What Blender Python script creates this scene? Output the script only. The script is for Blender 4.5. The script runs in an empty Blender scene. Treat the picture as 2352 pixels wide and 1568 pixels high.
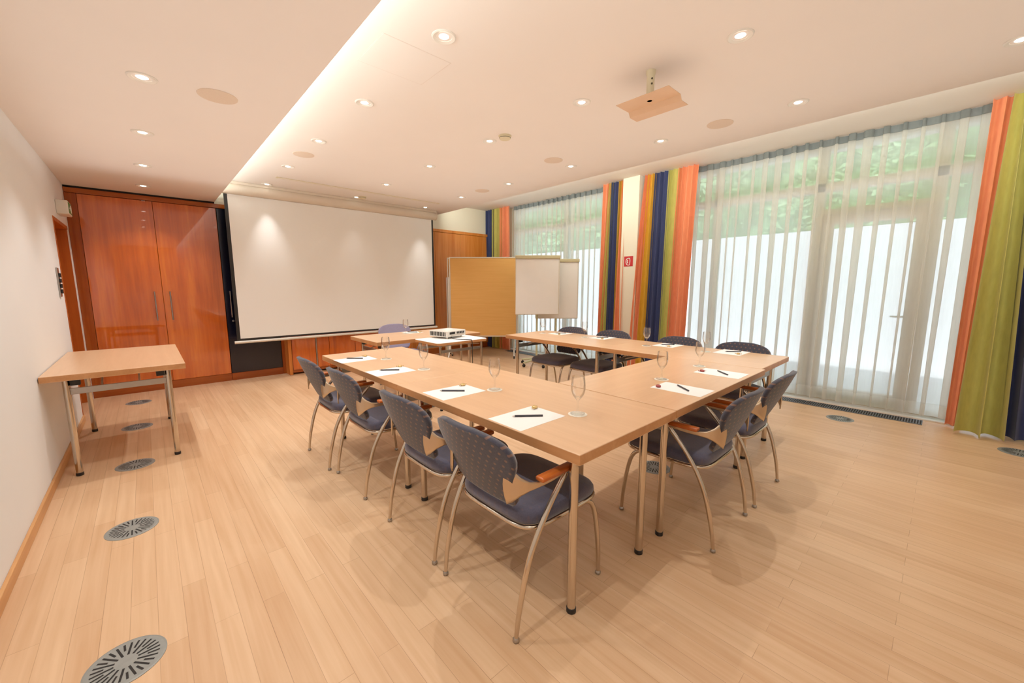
import bpy, bmesh, math, random
from math import sin, cos, pi, radians, sqrt, atan2, floor
from mathutils import Matrix, Vector
random.seed(7)
SC = bpy.context.scene
COL = SC.collection

# ------------------------------------------------------------------ mesh collector
class MB:
    def __init__(s): s.v = []; s.f = []; s.m = []
    def add(s, vs, fs, mi=0):
        b = len(s.v); s.v += [tuple(v) for v in vs]
        for f in fs: s.f.append([b + i for i in f]); s.m.append(mi)
        return s
    def box(s, x0, x1, y0, y1, z0, z1, mi=0):
        vs = [(x, y, z) for z in (z0, z1) for y in (y0, y1) for x in (x0, x1)]
        return s.add(vs, [(0,2,3,1),(4,5,7,6),(0,1,5,4),(2,6,7,3),(0,4,6,2),(1,3,7,5)], mi)
    def rbox(s, x0, x1, y0, y1, z0, z1, r=.004, seg=2, mi=0):
        bm = bmesh.new(); bmesh.ops.create_cube(bm, size=1)
        for v in bm.verts:
            v.co = ((x0+x1)/2 + v.co.x*(x1-x0), (y0+y1)/2 + v.co.y*(y1-y0), (z0+z1)/2 + v.co.z*(z1-z0))
        bmesh.ops.bevel(bm, geom=bm.edges[:], offset=r, segments=seg, affect='EDGES', profile=.5)
        return s.bm(bm, mi)
    def bm(s, bm, mi=0):
        bm.verts.ensure_lookup_table(); bm.verts.index_update()
        s.add([v.co[:] for v in bm.verts], [[v.index for v in f.verts] for f in bm.faces], mi); bm.free(); return s
    def tube(s, pts, r, n=10, mi=0, caps=True, smooth=0):
        pts = [Vector(p) for p in pts]
        rs = list(r) if isinstance(r, (list, tuple)) else [r]*len(pts)
        if smooth: pts, rs = spline(pts, rs, smooth)
        t0 = (pts[1]-pts[0]).normalized()
        up = Vector((0,0,1)) if abs(t0.z) < .9 else Vector((1,0,0))
        nrm = t0.cross(up).normalized(); vs = []; fs = []
        for i, p in enumerate(pts):
            a = pts[max(i-1,0)]; b = pts[min(i+1,len(pts)-1)]
            t = (b-a).normalized(); nrm = (nrm - t*nrm.dot(t)).normalized(); bn = t.cross(nrm)
            for k in range(n):
                q = 2*pi*k/n; vs.append(p + (nrm*cos(q) + bn*sin(q))*rs[i])
        for i in range(len(pts)-1):
            for k in range(n):
                a = i*n+k; b = i*n+(k+1)%n; fs.append((a, b, b+n, a+n))
        if caps: fs.append(tuple(range(n-1,-1,-1))); fs.append(tuple(range((len(pts)-1)*n, len(pts)*n)))
        return s.add(vs, fs, mi)
    def lathe(s, prof, n=24, c=(0,0,0), mi=0, close=True):
        vs = []; fs = []
        for (r, z) in prof:
            for k in range(n):
                q = 2*pi*k/n; vs.append((c[0]+r*cos(q), c[1]+r*sin(q), c[2]+z))
        for i in range(len(prof)-1):
            for k in range(n):
                a = i*n+k; b = i*n+(k+1)%n; fs.append((a, b, b+n, a+n))
        if close: fs.append(tuple(range(n-1,-1,-1))); fs.append(tuple(range((len(prof)-1)*n, len(prof)*n)))
        return s.add(vs, fs, mi)
    def grid(s, fn, nu, nv, mi=0, closed=False):
        vs = [fn(i/nu, j/nv) for j in range(nv+1) for i in range(nu+1)]
        fs = [(j*(nu+1)+i, j*(nu+1)+i+1, (j+1)*(nu+1)+i+1, (j+1)*(nu+1)+i) for j in range(nv) for i in range(nu)]
        return s.add(vs, fs, mi)
    def prism(s, poly, z0, z1, mi=0):
        n = len(poly)
        vs = [(x, y, z0) for x, y in poly] + [(x, y, z1) for x, y in poly]
        fs = [tuple(range(n-1,-1,-1)), tuple(range(n, 2*n))] + [(i, (i+1)%n, n+(i+1)%n, n+i) for i in range(n)]
        return s.add(vs, fs, mi)
    def xf(s, M):
        s.v = [tuple(M @ Vector(v)) for v in s.v]; return s
    def build(s, name, mats, parent=None, smooth=None, solid=0):
        me = bpy.data.meshes.new(name); me.from_pydata(s.v, [], s.f)
        if not isinstance(mats, (list, tuple)): mats = [mats]
        for m in mats: me.materials.append(m)
        for p, mi in zip(me.polygons, s.m): p.material_index = mi
        bm = bmesh.new(); bm.from_mesh(me); bmesh.ops.recalc_face_normals(bm, faces=bm.faces[:]); bm.to_mesh(me); bm.free()
        if smooth:
            me.polygons.foreach_set('use_smooth', [True]*len(me.polygons))
            me.set_sharp_from_angle(angle=radians(smooth))
        me.update()
        o = bpy.data.objects.new(name, me); COL.objects.link(o)
        if parent: o.parent = parent
        if solid:
            md = o.modifiers.new('thickness', 'SOLIDIFY'); md.thickness = solid; md.offset = 0
        return o

def spline(pts, rs, k):
    P = []; Rr = []
    n = len(pts)
    for i in range(n-1):
        p0, p1, p2, p3 = pts[max(i-1,0)], pts[i], pts[i+1], pts[min(i+2,n-1)]
        for j in range(k):
            t = j/k
            P.append(.5*((2*p1)+(p2-p0)*t+(2*p0-5*p1+4*p2-p3)*t*t+(3*p1-p0-3*p2+p3)*t**3)); Rr.append(rs[i]+(rs[i+1]-rs[i])*t)
    return P+[pts[-1]], Rr+[rs[-1]]

def tag(o, label=None, cat=None, group=None, kind=None):
    if label: o['label'] = label
    if cat: o['category'] = cat
    if group: o['group'] = group
    if kind: o['kind'] = kind
    return o
def thing(name, label, cat, loc=(0,0,0), rz=0, group=None):
    o = bpy.data.objects.new(name, None); COL.objects.link(o); o.empty_display_size = .1
    o.location = loc; o.rotation_euler = (0,0,rz); return tag(o, label, cat, group)
def kids(o): return [c for c in bpy.data.objects if c.parent == o]
def copy_tree(o, parent=None):
    c = o.copy(); COL.objects.link(c); c.parent = parent
    for ch in kids(o): copy_tree(ch, c)
    return c
def put(proto, first, loc, rz, label, group=None):
    o = proto if first else copy_tree(proto)
    o.location = loc; o.rotation_euler = (0,0,rz); o['label'] = label
    if group: o['group'] = group
    return o
def struct(o): o['kind'] = 'structure'; return o

# ------------------------------------------------------------------ materials
def lin(c):
    f = lambda u: (u/255)/12.92 if u/255 <= .04045 else (((u/255)+.055)/1.055)**2.4
    return (f(c[0]), f(c[1]), f(c[2]), 1)
class NT:
    def __init__(s, name):
        s.m = bpy.data.materials.new(name); s.m.use_nodes = True
        s.t = s.m.node_tree; s.t.nodes.clear(); s.out = s.n('ShaderNodeOutputMaterial')
    def n(s, typ, **kw):
        x = s.t.nodes.new(typ)
        for k, v in kw.items():
            if k.startswith('i_'):
                key = k[2:]; key = int(key) if key.isdigit() else key.replace('_', ' ')
                if isinstance(v, bpy.types.NodeSocket): s.t.links.new(v, x.inputs[key])
                else: x.inputs[key].default_value = v
            else: setattr(x, k, v)
        return x
    def math(s, op, a, b=0.0, c=None):
        x = s.n('ShaderNodeMath', operation=op, i_0=a, i_1=b)
        if c is not None:
            if isinstance(c, bpy.types.NodeSocket): s.t.links.new(c, x.inputs[2])
            else: x.inputs[2].default_value = c
        return x.outputs[0]
    def mix(s, fac, a, b, blend='MIX'):
        x = s.n('ShaderNodeMix', data_type='RGBA', blend_type=blend)
        for i, v in ((0, fac), (6, a), (7, b)):
            if isinstance(v, bpy.types.NodeSocket): s.t.links.new(v, x.inputs[i])
            else: x.inputs[i].default_value = v
        return x.outputs[2]
    def obj(s, scale=(1,1,1), rot=(0,0,0)):
        tc = s.n('ShaderNodeTexCoord')
        mp = s.n('ShaderNodeMapping', i_Vector=tc.outputs['Object'], i_Scale=scale, i_Rotation=rot); return mp.outputs[0]
    def noise(s, vec, sc, det=3, dist=0, rough=.5):
        return s.n('ShaderNodeTexNoise', i_Vector=vec, i_Scale=sc, i_Detail=det, i_Distortion=dist, i_Roughness=rough).outputs[0]
    def ramp(s, fac, stops):
        r = s.n('ShaderNodeValToRGB', i_Fac=fac); e = r.color_ramp.elements
        while len(e) < len(stops): e.new(.5)
        for k, (p, c) in enumerate(stops): e[k].position = p; e[k].color = c
        return r.outputs[0]
    def pbr(s, col, rough=.5, metal=0, spec=.5, coat=0, bump=None, bs=.1, bd=.01, **kw):
        b = s.n('ShaderNodeBsdfPrincipled', i_Base_Color=col, i_Roughness=rough, i_Metallic=metal)
        b.inputs['Specular IOR Level'].default_value = spec; b.inputs['Coat Weight'].default_value = coat; b.inputs['Coat Roughness'].default_value = .03; b.inputs['Coat IOR'].default_value = 1.72 if coat > .9 else 1.5
        for k, v in kw.items(): b.inputs[k.replace('_', ' ')].default_value = v
        if bump is not None:
            bp = s.n('ShaderNodeBump', i_Height=bump, i_Strength=bs, i_Distance=bd); s.t.links.new(bp.outputs[0], b.inputs['Normal'])
        s.t.links.new(b.outputs[0], s.out.inputs[0]); return s.m

def plain(name, c, rough=.5, metal=0, spec=.5, var=.06, sc=8, coat=0, **kw):
    t = NT(name); f = t.noise(t.obj(), sc, 3)
    d = lin(tuple(u*(1-var) for u in c)); l = lin(tuple(min(255, u*(1+var)) for u in c))
    return t.pbr(t.mix(f, d, l), rough, metal, spec, coat, **kw)

def wood(name, dark, mid, light, axis='z', gs=1.0, rough=.3, spec=.5, coat=0, crough=.1):
    t = NT(name)
    sc = {'z': (9*gs, 9*gs, .55*gs), 'x': (.55*gs, 9*gs, 9*gs), 'y': (9*gs, .55*gs, 9*gs)}[axis]
    v = t.obj(sc); a = t.noise(v, 1.0, 4, .6); v2 = t.obj(tuple(q*5 for q in sc)); b = t.noise(v2, 1.3, 3, .2)
    f = t.math('ADD', t.math('MULTIPLY', a, .72), t.math('MULTIPLY', b, .28))
    col = t.ramp(f, [(.32, lin(dark)), (.5, lin(mid)), (.68, lin(light))])
    m = t.pbr(col, rough, 0, spec, coat); return m

def emit(name, c, s):
    t = NT(name); e = t.n('ShaderNodeEmission', i_Color=lin(c), i_Strength=s); t.t.links.new(e.outputs[0], t.out.inputs[0]); return t.m

def floor_mat():
    t = NT('oak_strip_floor')
    v = t.obj((1,1,1), (0,0,pi/2))                       # planks run along the depth of the room
    br = t.n('ShaderNodeTexBrick', i_Vector=v, i_Color1=(0,0,0,1), i_Color2=(1,1,1,1), i_Mortar=(.5,.5,.5,1), i_Scale=1.0)
    br.offset = .37; br.offset_frequency = 2; br.squash = 1
    br.inputs['Mortar Size'].default_value = .0011; br.inputs['Mortar Smooth'].default_value = .3; br.inputs['Bias'].default_value = 0
    br.inputs['Brick Width'].default_value = .92; br.inputs['Row Height'].default_value = .083
    col = t.ramp(br.outputs['Color'], [(0, lin((203,158,117))), (.5, lin((213,170,129))), (1, lin((221,181,141)))])
    gr = t.noise(t.obj((38, 1.3, 1)), 1.0, 4, .4)
    col = t.mix(.42, col, t.ramp(gr, [(.3, lin((198,154,112))), (.7, lin((228,193,156)))]))
    blotch = t.noise(t.obj((2.2, 1.2, 1)), 1.0, 5, .8)
    col = t.mix(t.math('MULTIPLY', t.ramp(blotch, [(.52, (0,0,0,1)), (.72, (1,1,1,1))]), .3), col, lin((232,196,158)))
    stain = t.noise(t.obj((.6, .45, 1)), 1.7, 4, .5)
    col = t.mix(t.math('MULTIPLY', t.ramp(stain, [(.5, (0,0,0,1)), (.75, (1,1,1,1))]), .22), col, lin((190,138,90)))
    gap = br.outputs['Fac']; brk = t.noise(t.obj((9, .9, 1)), 1.0, 2)
    gapv = t.math('MULTIPLY', gap, t.math('MULTIPLY_ADD', brk, 1.3, -.15))
    col = t.mix(t.math('MULTIPLY', gapv, .8), col, lin((128,84,48)))
    rg = t.math('MULTIPLY_ADD', blotch, .22, .3)
    return t.pbr(col, rg, 0, .35, 0, bump=t.math('MULTIPLY', gapv, -1.0), bs=.25, bd=.002)

def dots_mat():
    t = NT('dotted_slate_fabric')
    tc = t.n('ShaderNodeTexCoord'); sp = t.n('ShaderNodeSeparateXYZ', i_0=tc.outputs['Object'])
    v = t.math('DIVIDE', sp.outputs[2], .027); row = t.math('FLOOR', v)
    u = t.math('ADD', t.math('DIVIDE', sp.outputs[0], .038), t.math('MULTIPLY', row, .5))
    fu = t.math('SUBTRACT', t.math('FRACT', u), .5); fv = t.math('SUBTRACT', t.math('FRACT', v), .5)
    d = t.math('SQRT', t.math('ADD', t.math('POWER', t.math('MULTIPLY', fu, 1.25), 2), t.math('POWER', fv, 2)))
    dot = t.ramp(d, [(.14, (1,1,1,1)), (.25, (0,0,0,1))])
    nz = t.noise(t.obj(), 160, 2)
    base = t.mix(nz, lin((54,54,66)), lin((74,73,86)))
    col = t.mix(t.math('MULTIPLY', dot, .8), base, lin((132,98,82)))
    return t.pbr(col, .85, 0, .2, 0, bump=nz, bs=.25, bd=.002, Sheen_Weight=.35)

def seat_mat():
    t = NT('slate_blue_seat_fabric'); nz = t.noise(t.obj(), 170, 2); bl = t.noise(t.obj(), 9, 3)
    tc = t.n('ShaderNodeTexCoord'); sp = t.n('ShaderNodeSeparateXYZ', i_0=tc.outputs['Object'])
    v = t.math('DIVIDE', sp.outputs[1], .03); u = t.math('ADD', t.math('DIVIDE', sp.outputs[0], .038), t.math('MULTIPLY', t.math('FLOOR', v), .5))
    d = t.math('SQRT', t.math('ADD', t.math('POWER', t.math('SUBTRACT', t.math('FRACT', u), .5), 2), t.math('POWER', t.math('SUBTRACT', t.math('FRACT', v), .5), 2)))
    dot = t.ramp(d, [(.12, (1,1,1,1)), (.22, (0,0,0,1))])
    col = t.mix(nz, lin((66,65,82)), lin((92,90,110))); col = t.mix(t.math('MULTIPLY', bl, .35), col, lin((100,96,114)))
    col = t.mix(t.math('MULTIPLY', dot, .25), col, lin((116,92,88)))
    return t.pbr(col, .88, 0, .2, 0, bump=nz, bs=.25, bd=.002, Sheen_Weight=.4)

def cloth(name, c, tr=.25):
    t = NT(name); nz = t.noise(t.obj((1,1,.25)), 40, 3)
    col = t.mix(nz, lin(tuple(u*.92 for u in c)), lin(tuple(min(255,u*1.06) for u in c)))
    d = t.n('ShaderNodeBsdfPrincipled', i_Base_Color=col, i_Roughness=.75); d.inputs['Specular IOR Level'].default_value = .25
    d.inputs['Sheen Weight'].default_value = .2
    tl = t.n('ShaderNodeBsdfTranslucent', i_Color=col)
    mx = t.n('ShaderNodeMixShader', i_0=tr, i_1=d.outputs[0], i_2=tl.outputs[0]); t.t.links.new(mx.outputs[0], t.out.inputs[0]); return t.m

def sheer_mat(hem=False):
    t = NT('white_sheer_fabric')
    wv = t.noise(t.obj((1, 1, .1)), 60, 2)
    c = t.mix(wv, lin((236,232,224)), lin((250,247,240)))
    d = t.n('ShaderNodeBsdfDiffuse', i_Color=c); tl = t.n('ShaderNodeBsdfTranslucent', i_Color=c)
    a = t.n('ShaderNodeMixShader', i_0=.72, i_1=d.outputs[0], i_2=tl.outputs[0])
    tp = t.n('ShaderNodeBsdfTransparent', i_Color=(1,1,1,1))
    mx = t.n('ShaderNodeMixShader', i_0=.67 if not hem else .8, i_1=tp.outputs[0], i_2=a.outputs[0]); t.t.links.new(mx.outputs[0], t.out.inputs[0]); return t.m

def pane_mat(name='window_glass', tint=(.96,.98,.97,1), k=.10):
    t = NT(name); lw = t.n('ShaderNodeLayerWeight', i_Blend=.25)
    tp = t.n('ShaderNodeBsdfTransparent', i_Color=tint); g = t.n('ShaderNodeBsdfGlossy', i_Color=(1,1,1,1), i_Roughness=.02)
    f = t.math('MULTIPLY_ADD', lw.outputs['Fresnel'], .6, k*.1)
    mx = t.n('ShaderNodeMixShader', i_0=f, i_1=tp.outputs[0], i_2=g.outputs[0]); t.t.links.new(mx.outputs[0], t.out.inputs[0]); return t.m

def leaf_mat():
    t = NT('hedge_leaves'); nz = t.noise(t.obj(), 1.6, 4)
    col = t.ramp(nz, [(.3, lin((140,184,132))), (.55, lin((182,220,164))), (.75, lin((216,240,202)))])
    d = t.n('ShaderNodeBsdfDiffuse', i_Color=col); tl = t.n('ShaderNodeBsdfTranslucent', i_Color=col)
    mx = t.n('ShaderNodeMixShader', i_0=.4, i_1=d.outputs[0], i_2=tl.outputs[0]); t.t.links.new(mx.outputs[0], t.out.inputs[0]); return t.m

M = {}
M['floor'] = floor_mat()
M['wall'] = plain('white_wall_paint', (245,247,249), .8, spec=.2, var=.012, sc=2)
M['ceil'] = plain('ceiling_paint', (243,235,228), .85, spec=.15, var=.012, sc=1.5)
M['soffit'] = plain('soffit_paint', (241,233,227), .85, spec=.15, var=.012, sc=1.5)
M['farwall'] = plain('cream_wall_paint', (236,228,208), .8, spec=.2, var=.012, sc=2)
M['cherry'] = wood('cherry_veneer', (176,72,6), (206,93,14), (226,116,28), 'z', .8, .3, .3, 1.0)
M['cherry_d'] = wood('cherry_veneer_frame', (138,60,16), (160,76,24), (176,92,34), 'x', .8, .22, .5)
M['cherry_z'] = wood('cherry_veneer_stile', (138,58,14), (160,74,22), (176,92,34), 'z', .9, .2, .5)
M['honey'] = wood('honey_veneer', (196,108,38), (214,128,54), (226,146,72), 'z', .8, .25, .5)
M['door'] = wood('door_veneer', (170,82,26), (186,96,36), (200,112,50), 'z', .8, .3, .4)
M['base'] = wood('beech_baseboard', (198,140,84), (214,156,98), (226,174,120), 'y', 1, .4)
M['beech'] = wood('beech_laminate', (214,170,130), (220,177,137), (226,184,145), 'y', 1.6, .3, .45)
M['beech_e'] = wood('beech_edge_band', (186,128,80), (196,138,88), (206,150,100), 'y', 1.6, .4, .4)
M['navy'] = plain('navy_lacquer', (16,18,38), .18, spec=.5, var=.05)
M['chrome'] = plain('chrome_tube', (205,192,176), .16, 1, var=.02)
M['steel'] = plain('brushed_steel', (172,168,164), .32, 1, var=.04, sc=30)
M['wing'] = plain('satin_metal_bracket', (206,186,160), .3, 1, var=.04)
M['black'] = plain('black_plastic', (22,21,22), .5, var=.1)
M['armwood'] = wood('cherry_arm_pad', (150,68,22), (186,92,34), (206,116,52), 'y', 2.5, .28, .5)
M['lit_slate'] = plain('lit_slate_fabric', (150,142,168), .9, var=.08, sc=120); M['dots'] = dots_mat(); M['seat'] = seat_mat()  # first one: slate chair fabric with lamp light painted in as a paler tone
M['paper'] = plain('white_paper', (246,243,240), .8, spec=.2, var=.01)
M['pen'] = plain('dark_pen', (46,44,52), .35, var=.1)
M['pentip'] = plain('pen_tip_metal', (190,184,178), .3, 1, var=.03)
M['candy'] = plain('gold_candy_wrapper', (206,172,110), .3, .5, var=.2, sc=120)
M['candy_r'] = plain('red_candy_wrapper', (150,60,56), .35, .2, var=.25, sc=120)
M['coaster'] = plain('paper_coaster', (238,226,210), .8, var=.1, sc=90)
M['glass'] = pane_mat('clear_glass', (.985,.98,.97,1), .35)
M['pane'] = pane_mat()
M['screen'] = plain('screen_fabric', (254,254,252), .9, spec=.1, var=.01, sc=2)
M['housing'] = plain('screen_housing_enamel', (226,212,194), .4, var=.02)
M['vent'] = plain('grey_vent_metal', (142,143,138), .5, .2, var=.08, sc=40)
M['slot'] = plain('dark_slot', (26,22,20), .8, var=.2)
M['grille'] = plain('grey_grille_bars', (104,108,116), .45, .4, var=.08)
M['white'] = plain('white_plastic', (232,226,216), .4, var=.02)
M['cream'] = plain('cream_enamel', (224,212,178), .45, var=.02)
M['speaker'] = plain('ceiling_speaker_mesh', (226,206,186), .8, var=.04, sc=200)
M['gapline'] = plain('ceiling_gap_line', (232,220,210), .85, var=.01)
M['bulb'] = emit('lamp_bulb', (255,244,226), 9)
M['bulb'].cycles.emission_sampling = 'NONE'
M['cork'] = None
t = NT('brown_paper_pinboard'); nz = t.noise(t.obj((1.2,1,26)), 1.4, 3); c = t.mix(nz, lin((222,164,90)), lin((238,186,112))); M['cork'] = t.pbr(c, .85, spec=.15)
M['fcboard'] = plain('flipchart_board', (230,222,208), .5, var=.02)
M['fcbar'] = plain('flipchart_clamp', (206,196,156), .45, var=.03)
M['fcgreen'] = plain('pale_olive_steel', (196,196,158), .4, .1, var=.03)
M['alu'] = plain('aluminium_frame', (216,206,192), .35, .6, var=.03)
M['red'] = plain('red_sign', (196,36,44), .45, var=.03)
M['signwhite'] = plain('sign_white', (246,240,236), .5, var=.01)
M['exitgreen'] = plain('exit_sign_green', (58,128,48), .4, var=.08)
M['frame'] = plain('window_frame_paint', (204,190,164), .5, var=.03)
M['stone'] = plain('pale_terrace_stone', (226,224,222), .8, var=.04, sc=3)
M['sill'] = plain('white_threshold_stone', (236,232,226), .5, var=.03)
M['render'] = plain('white_render', (240,240,242), .85, var=.02)
M['leaf'] = leaf_mat()
M['orange'] = cloth('orange_curtain_fabric', (255,152,108), .2)
M['yellow'] = cloth('yellow_curtain_fabric', (240,186,62), .2)
M['green'] = cloth('olive_green_curtain_fabric', (208,198,106), .2)
M['blue'] = cloth('navy_curtain_fabric', (60,68,112), .1)
M['sheer'] = sheer_mat(); M['hem'] = sheer_mat(True); M['tape'] = cloth('grey_heading_tape', (136,142,142), .3)
M['plate'] = plain('beige_mount_plate', (226,188,152), .45, var=.03)
M['hole'] = plain('dark_hole', (70,58,36), .7, var=.1)

# ------------------------------------------------------------------ dimensions (metres)
XL, XP, XG, YF, YB = -.57, 4.25, 5.85, 6.8, -2.4       # left wall, ceiling edge, window plane, far wall, rear wall
ZS, ZM, ZP = 2.46, 2.69, 2.93                          # lowered strip, main ceiling, window pocket
XS = .80

# ------------------------------------------------------------------ the room
struct(MB().box(XL-.3, 6.05, YB, YF+.6, -.1, 0).build('floor', M['floor']))
w = MB()                                               # left wall around the recessed door
w.box(XL-.2, XL, YB, 5.72, 0, 3.0); w.box(XL-.2, XL, 6.655, YF+.6, 0, 3.0); w.box(XL-.2, XL, 5.72, 6.655, 1.975, 3.0)
struct(w.build('wall_left', M['wall']))
struct(MB().box(XL-.2, 6.05, YF+.45, YF+.6, 0, 3.0).box(XL, 6.05, YF+.02, YF+.45, 2.44, 3.0).box(1.52, 3.6, YF, YF+.45, 0, 3.0).build('wall_far', M['farwall']))
struct(MB().box(XL-.2, 6.05, YB-.15, YB, 0, 3.0).build('wall_rear', M['wall']))
w = MB().box(5.75, 6.05, YB, -.55, 0, 3.0).box(5.75, 6.05, 6.25, YF+.45, 0, 3.0)
struct(w.build('wall_right', M['farwall']))
struct(MB().box(5.44, 6.02, 3.17, 3.44, 0, ZP).build('pillar', M['farwall']))
struct(MB().rbox(XL, XL+.016, YB, 5.70, 0, .062, .003).build('baseboard_left', M['base']))
# ceilings
struct(MB().box(XL-.2, XS, YB, YF+.45, ZS, ZS+.03).box(XS-.03, XS, YB, YF+.45, ZS+.03, ZS+.06).build('ceiling_lowered_strip', M['soffit']))
struct(MB().box(XL-.2, XP, YB, YF+.02, ZM, ZM+.05).box(XP-.05, XP, YB, YF+.02, ZM+.05, ZP+.02).build('ceiling', M['ceil']))
struct(MB().box(XL-.2, 6.3, YB-.15, YF+.6, ZP, 3.1).build('ceiling_window_pocket', M['ceil']))
# recessed door in the left wall
dr = struct(MB().box(XL-.16, XL-.12, 5.72, 6.655, 0, 1.975).build('door_1', M['door']))
fr = MB().box(XL-.2, XL+.004, 5.70, 5.735, 0, 1.99).box(XL-.2, XL-.001, 6.62, 6.655, 0, 1.975).box(XL-.2, XL+.004, 5.735, 6.655, 1.955, 1.99)
fr.build('door_frame', M['door'], dr)
MB().tube([(XL-.12,5.80,1.02),(XL-.07,5.80,1.02),(XL-.065,5.84,1.02),(XL-.065,5.91,1.02)], .01, 8, smooth=3).build('door_handle', M['steel'], dr, 60)

# window wall: frames, panes, glazed door
def bars(mb, y0, y1, z0, z1, w=.06, d=.07):
    mb.box(XG-d/2, XG+d/2, y0, y0+w, z0, z1).box(XG-d/2, XG+d/2, y1-w, y1, z0, z1)
    mb.box(XG-d/2, XG+d/2, y0+w, y1-w, z0, z0+w).box(XG-d/2, XG+d/2, y0+w, y1-w, z1-w, z1)
def window(name, y0, y1, splits, skip=None):
    mb = MB(); ZT = 2.40
    mb.box(XG-.05, XG+.05, y0, y1, ZT, ZT+.09).box(XG-.05, XG+.05, y0, y1, ZP-.07, ZP).box(XG-.05, XG+.05, y0, y1, 0, .05)
    cuts = [y0]+splits+[y1]
    for c in cuts: mb.box(XG-.05, XG+.05, c-.04, c+.04, .05, ZP-.07)
    o = struct(mb.build(name, M['frame']))
    for i in range(len(cuts)-1):
        a, b = cuts[i]+.04, cuts[i+1]-.04
        MB().box(XG-.005, XG+.005, a, b, ZT+.09, ZP-.07).build('upper_pane', M['pane'], o)
        if i != skip: MB().box(XG-.005, XG+.005, a, b, .05, ZT).build('pane', M['pane'], o)
    return o
window('window_1', -.51, 3.13, [.13, 1.08, 2.2], 1)
window('window_2', 3.48, 6.21, [4.85])
d2 = MB(); bars(d2, .175, 1.035, .06, 2.13, .10, .06); d2.box(XG-.05, XG+.05, .17, 1.04, 2.14, 2.2)
d2 = struct(d2.build('door_2', M['frame']))
MB().box(XG-.005, XG+.005, .275, .935, .16, 2.03).build('pane', M['pane'], d2)
MB().box(XG-.004, XG+.004, .17, 1.04, 2.2, 2.40).build('fanlight_pane', M['pane'], d2)
MB().tube([(XG-.03,.25,1.02),(XG-.08,.25,1.02),(XG-.085,.29,1.02),(XG-.085,.37,1.02)], .009, 8, smooth=3).build('door_handle', M['steel'], d2, 60)
struct(MB().box(5.64, 6.02, -.55, 6.25, 0, .012).build('window_sill', M['sill']))

# outside
struct(MB().box(6.05, 16, -9, 26, -.2, -.06).build('terrace_ground', M['stone']))
struct(MB().box(9.6, 9.85, -9, 26, -.06, 2.4).build('wall_garden', M['render']))
hg = MB()
for i in range(17000):
    y = random.uniform(-5, 22); z = random.uniform(2.0, 7.2); x = 10.5 + .55*sin(y*1.7+z)+.3*sin(y*4.1+z*2.3) + random.uniform(0,.35)
    s = random.uniform(.07, .16); a = Vector((random.gauss(0,1), random.gauss(0,1), random.gauss(0,1))).normalized(); b = a.orthogonal().normalized()*s*.5; a = a*s
    p = Vector((x,y,z)); hg.add([p-a, p+b, p+a, p-b], [(0,1,2,3)])
hg.box(11.3, 11.5, -6, 23, -.06, 7.0)
tag(hg.build('hedge', M['leaf']), 'tall leafy green hedge outside the windows beyond the white garden wall', 'hedge', kind='stuff')

# ------------------------------------------------------------------ built-in cupboards along the far wall
def bar_handle(par, x, z0, z1, y):
    h = MB().tube([(x, y-.035, z0), (x, y-.035, z1)], .008, 10)
    for z in (z0+.04, z1-.04): h.tube([(x, y, z), (x, y-.035, z)], .006, 8)
    return h.build('handle', M['steel'], par, 40)
struct(MB().rbox(XL+.001, 1.515, YF-.02, YF+.05, 2.383, 2.437, .004).build('trim_1', M['cherry_d']))
c = thing('tall_cupboard', 'glossy cherry wood double door cupboard beside the recessed door', 'cupboard', (0, YF, 0))
MB().box(XL+.001, .808, .03, .43, 0, 2.38).box(XL+.001, -.476, -.004, .03, .105, 2.38).build('carcass', M['cherry_z'], c)
MB().box(XL+.001, .808, -.005, .03, 0, .102).build('plinth', M['cherry_d'], c)
for x0, x1, hx in ((-.472, .1655, .088), (.1695, .806, .237)):
    d = MB().rbox(x0, x1, -.008, .02, .106, 2.378, .002, 1).build('door', M['cherry'], c)
    bar_handle(d, hx, .905, 1.27, -.008)
c = thing('tall_cupboard', 'navy blue lacquered single door cupboard partly behind the projection screen', 'cupboard', (0, YF, 0))
MB().box(.812, 1.515, .03, .43, 0, 2.38).box(1.462, 1.515, -.008, .03, 0, 2.38).build('carcass', M['cherry_z'], c)
MB().box(.812, 1.46, -.005, .03, 0, .102).build('plinth', M['cherry_d'], c)
d = MB().rbox(.812, 1.458, -.006, .02, .106, 2.378, .002, 1).build('door', M['navy'], c)
bar_handle(d, .875, .905, 1.27, -.006)
MB().lathe([(.0,0),(.014,0),(.014,.01),(.0,.012)], 14).xf(Matrix.Translation((.885,-.006,.85)) @ Matrix.Rotation(pi/2,4,'X')).build('lock', M['steel'], d, 40)
c = thing('sideboard', 'low cherry wood sideboard below the projection screen', 'sideboard', (0, YF, 0))
MB().box(1.52, 3.5, -.2, -.01, .03, .70).build('carcass', M['cherry_d'], c)
MB().rbox(1.50, 1.545, -.215, -.01, 0, .72, .003).build('side_panel', M['honey'], c)
MB().rbox(3.475, 3.52, -.215, -.01, 0, .72, .003).build('side_panel', M['honey'], c)
MB().rbox(1.545, 3.475, -.215, -.01, .70, .72, .003).build('top', M['cherry_d'], c)
for x0, x1 in ((1.553, 1.885), (1.909, 2.088), (2.094, 2.50), (2.506, 2.94), (2.946, 3.467)):
    MB().rbox(x0, x1, -.216, -.2, .075, .695, .002, 1).build('door', M['cherry'], c)
MB().rbox(1.888, 1.905, -.222, -.2, .075, .695, .002, 1).build('post', M['steel'], c)
c = thing('tall_cupboard', 'honey coloured tall cupboard in the corner behind the pinboards', 'cupboard', (0, YF, 0))
MB().box(3.62, 5.60, .03, .43, 0, 2.38).build('carcass', M['honey'], c)
MB().box(3.62, 5.60, -.005, .03, 0, .102).build('plinth', M['cherry_d'], c)
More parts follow.
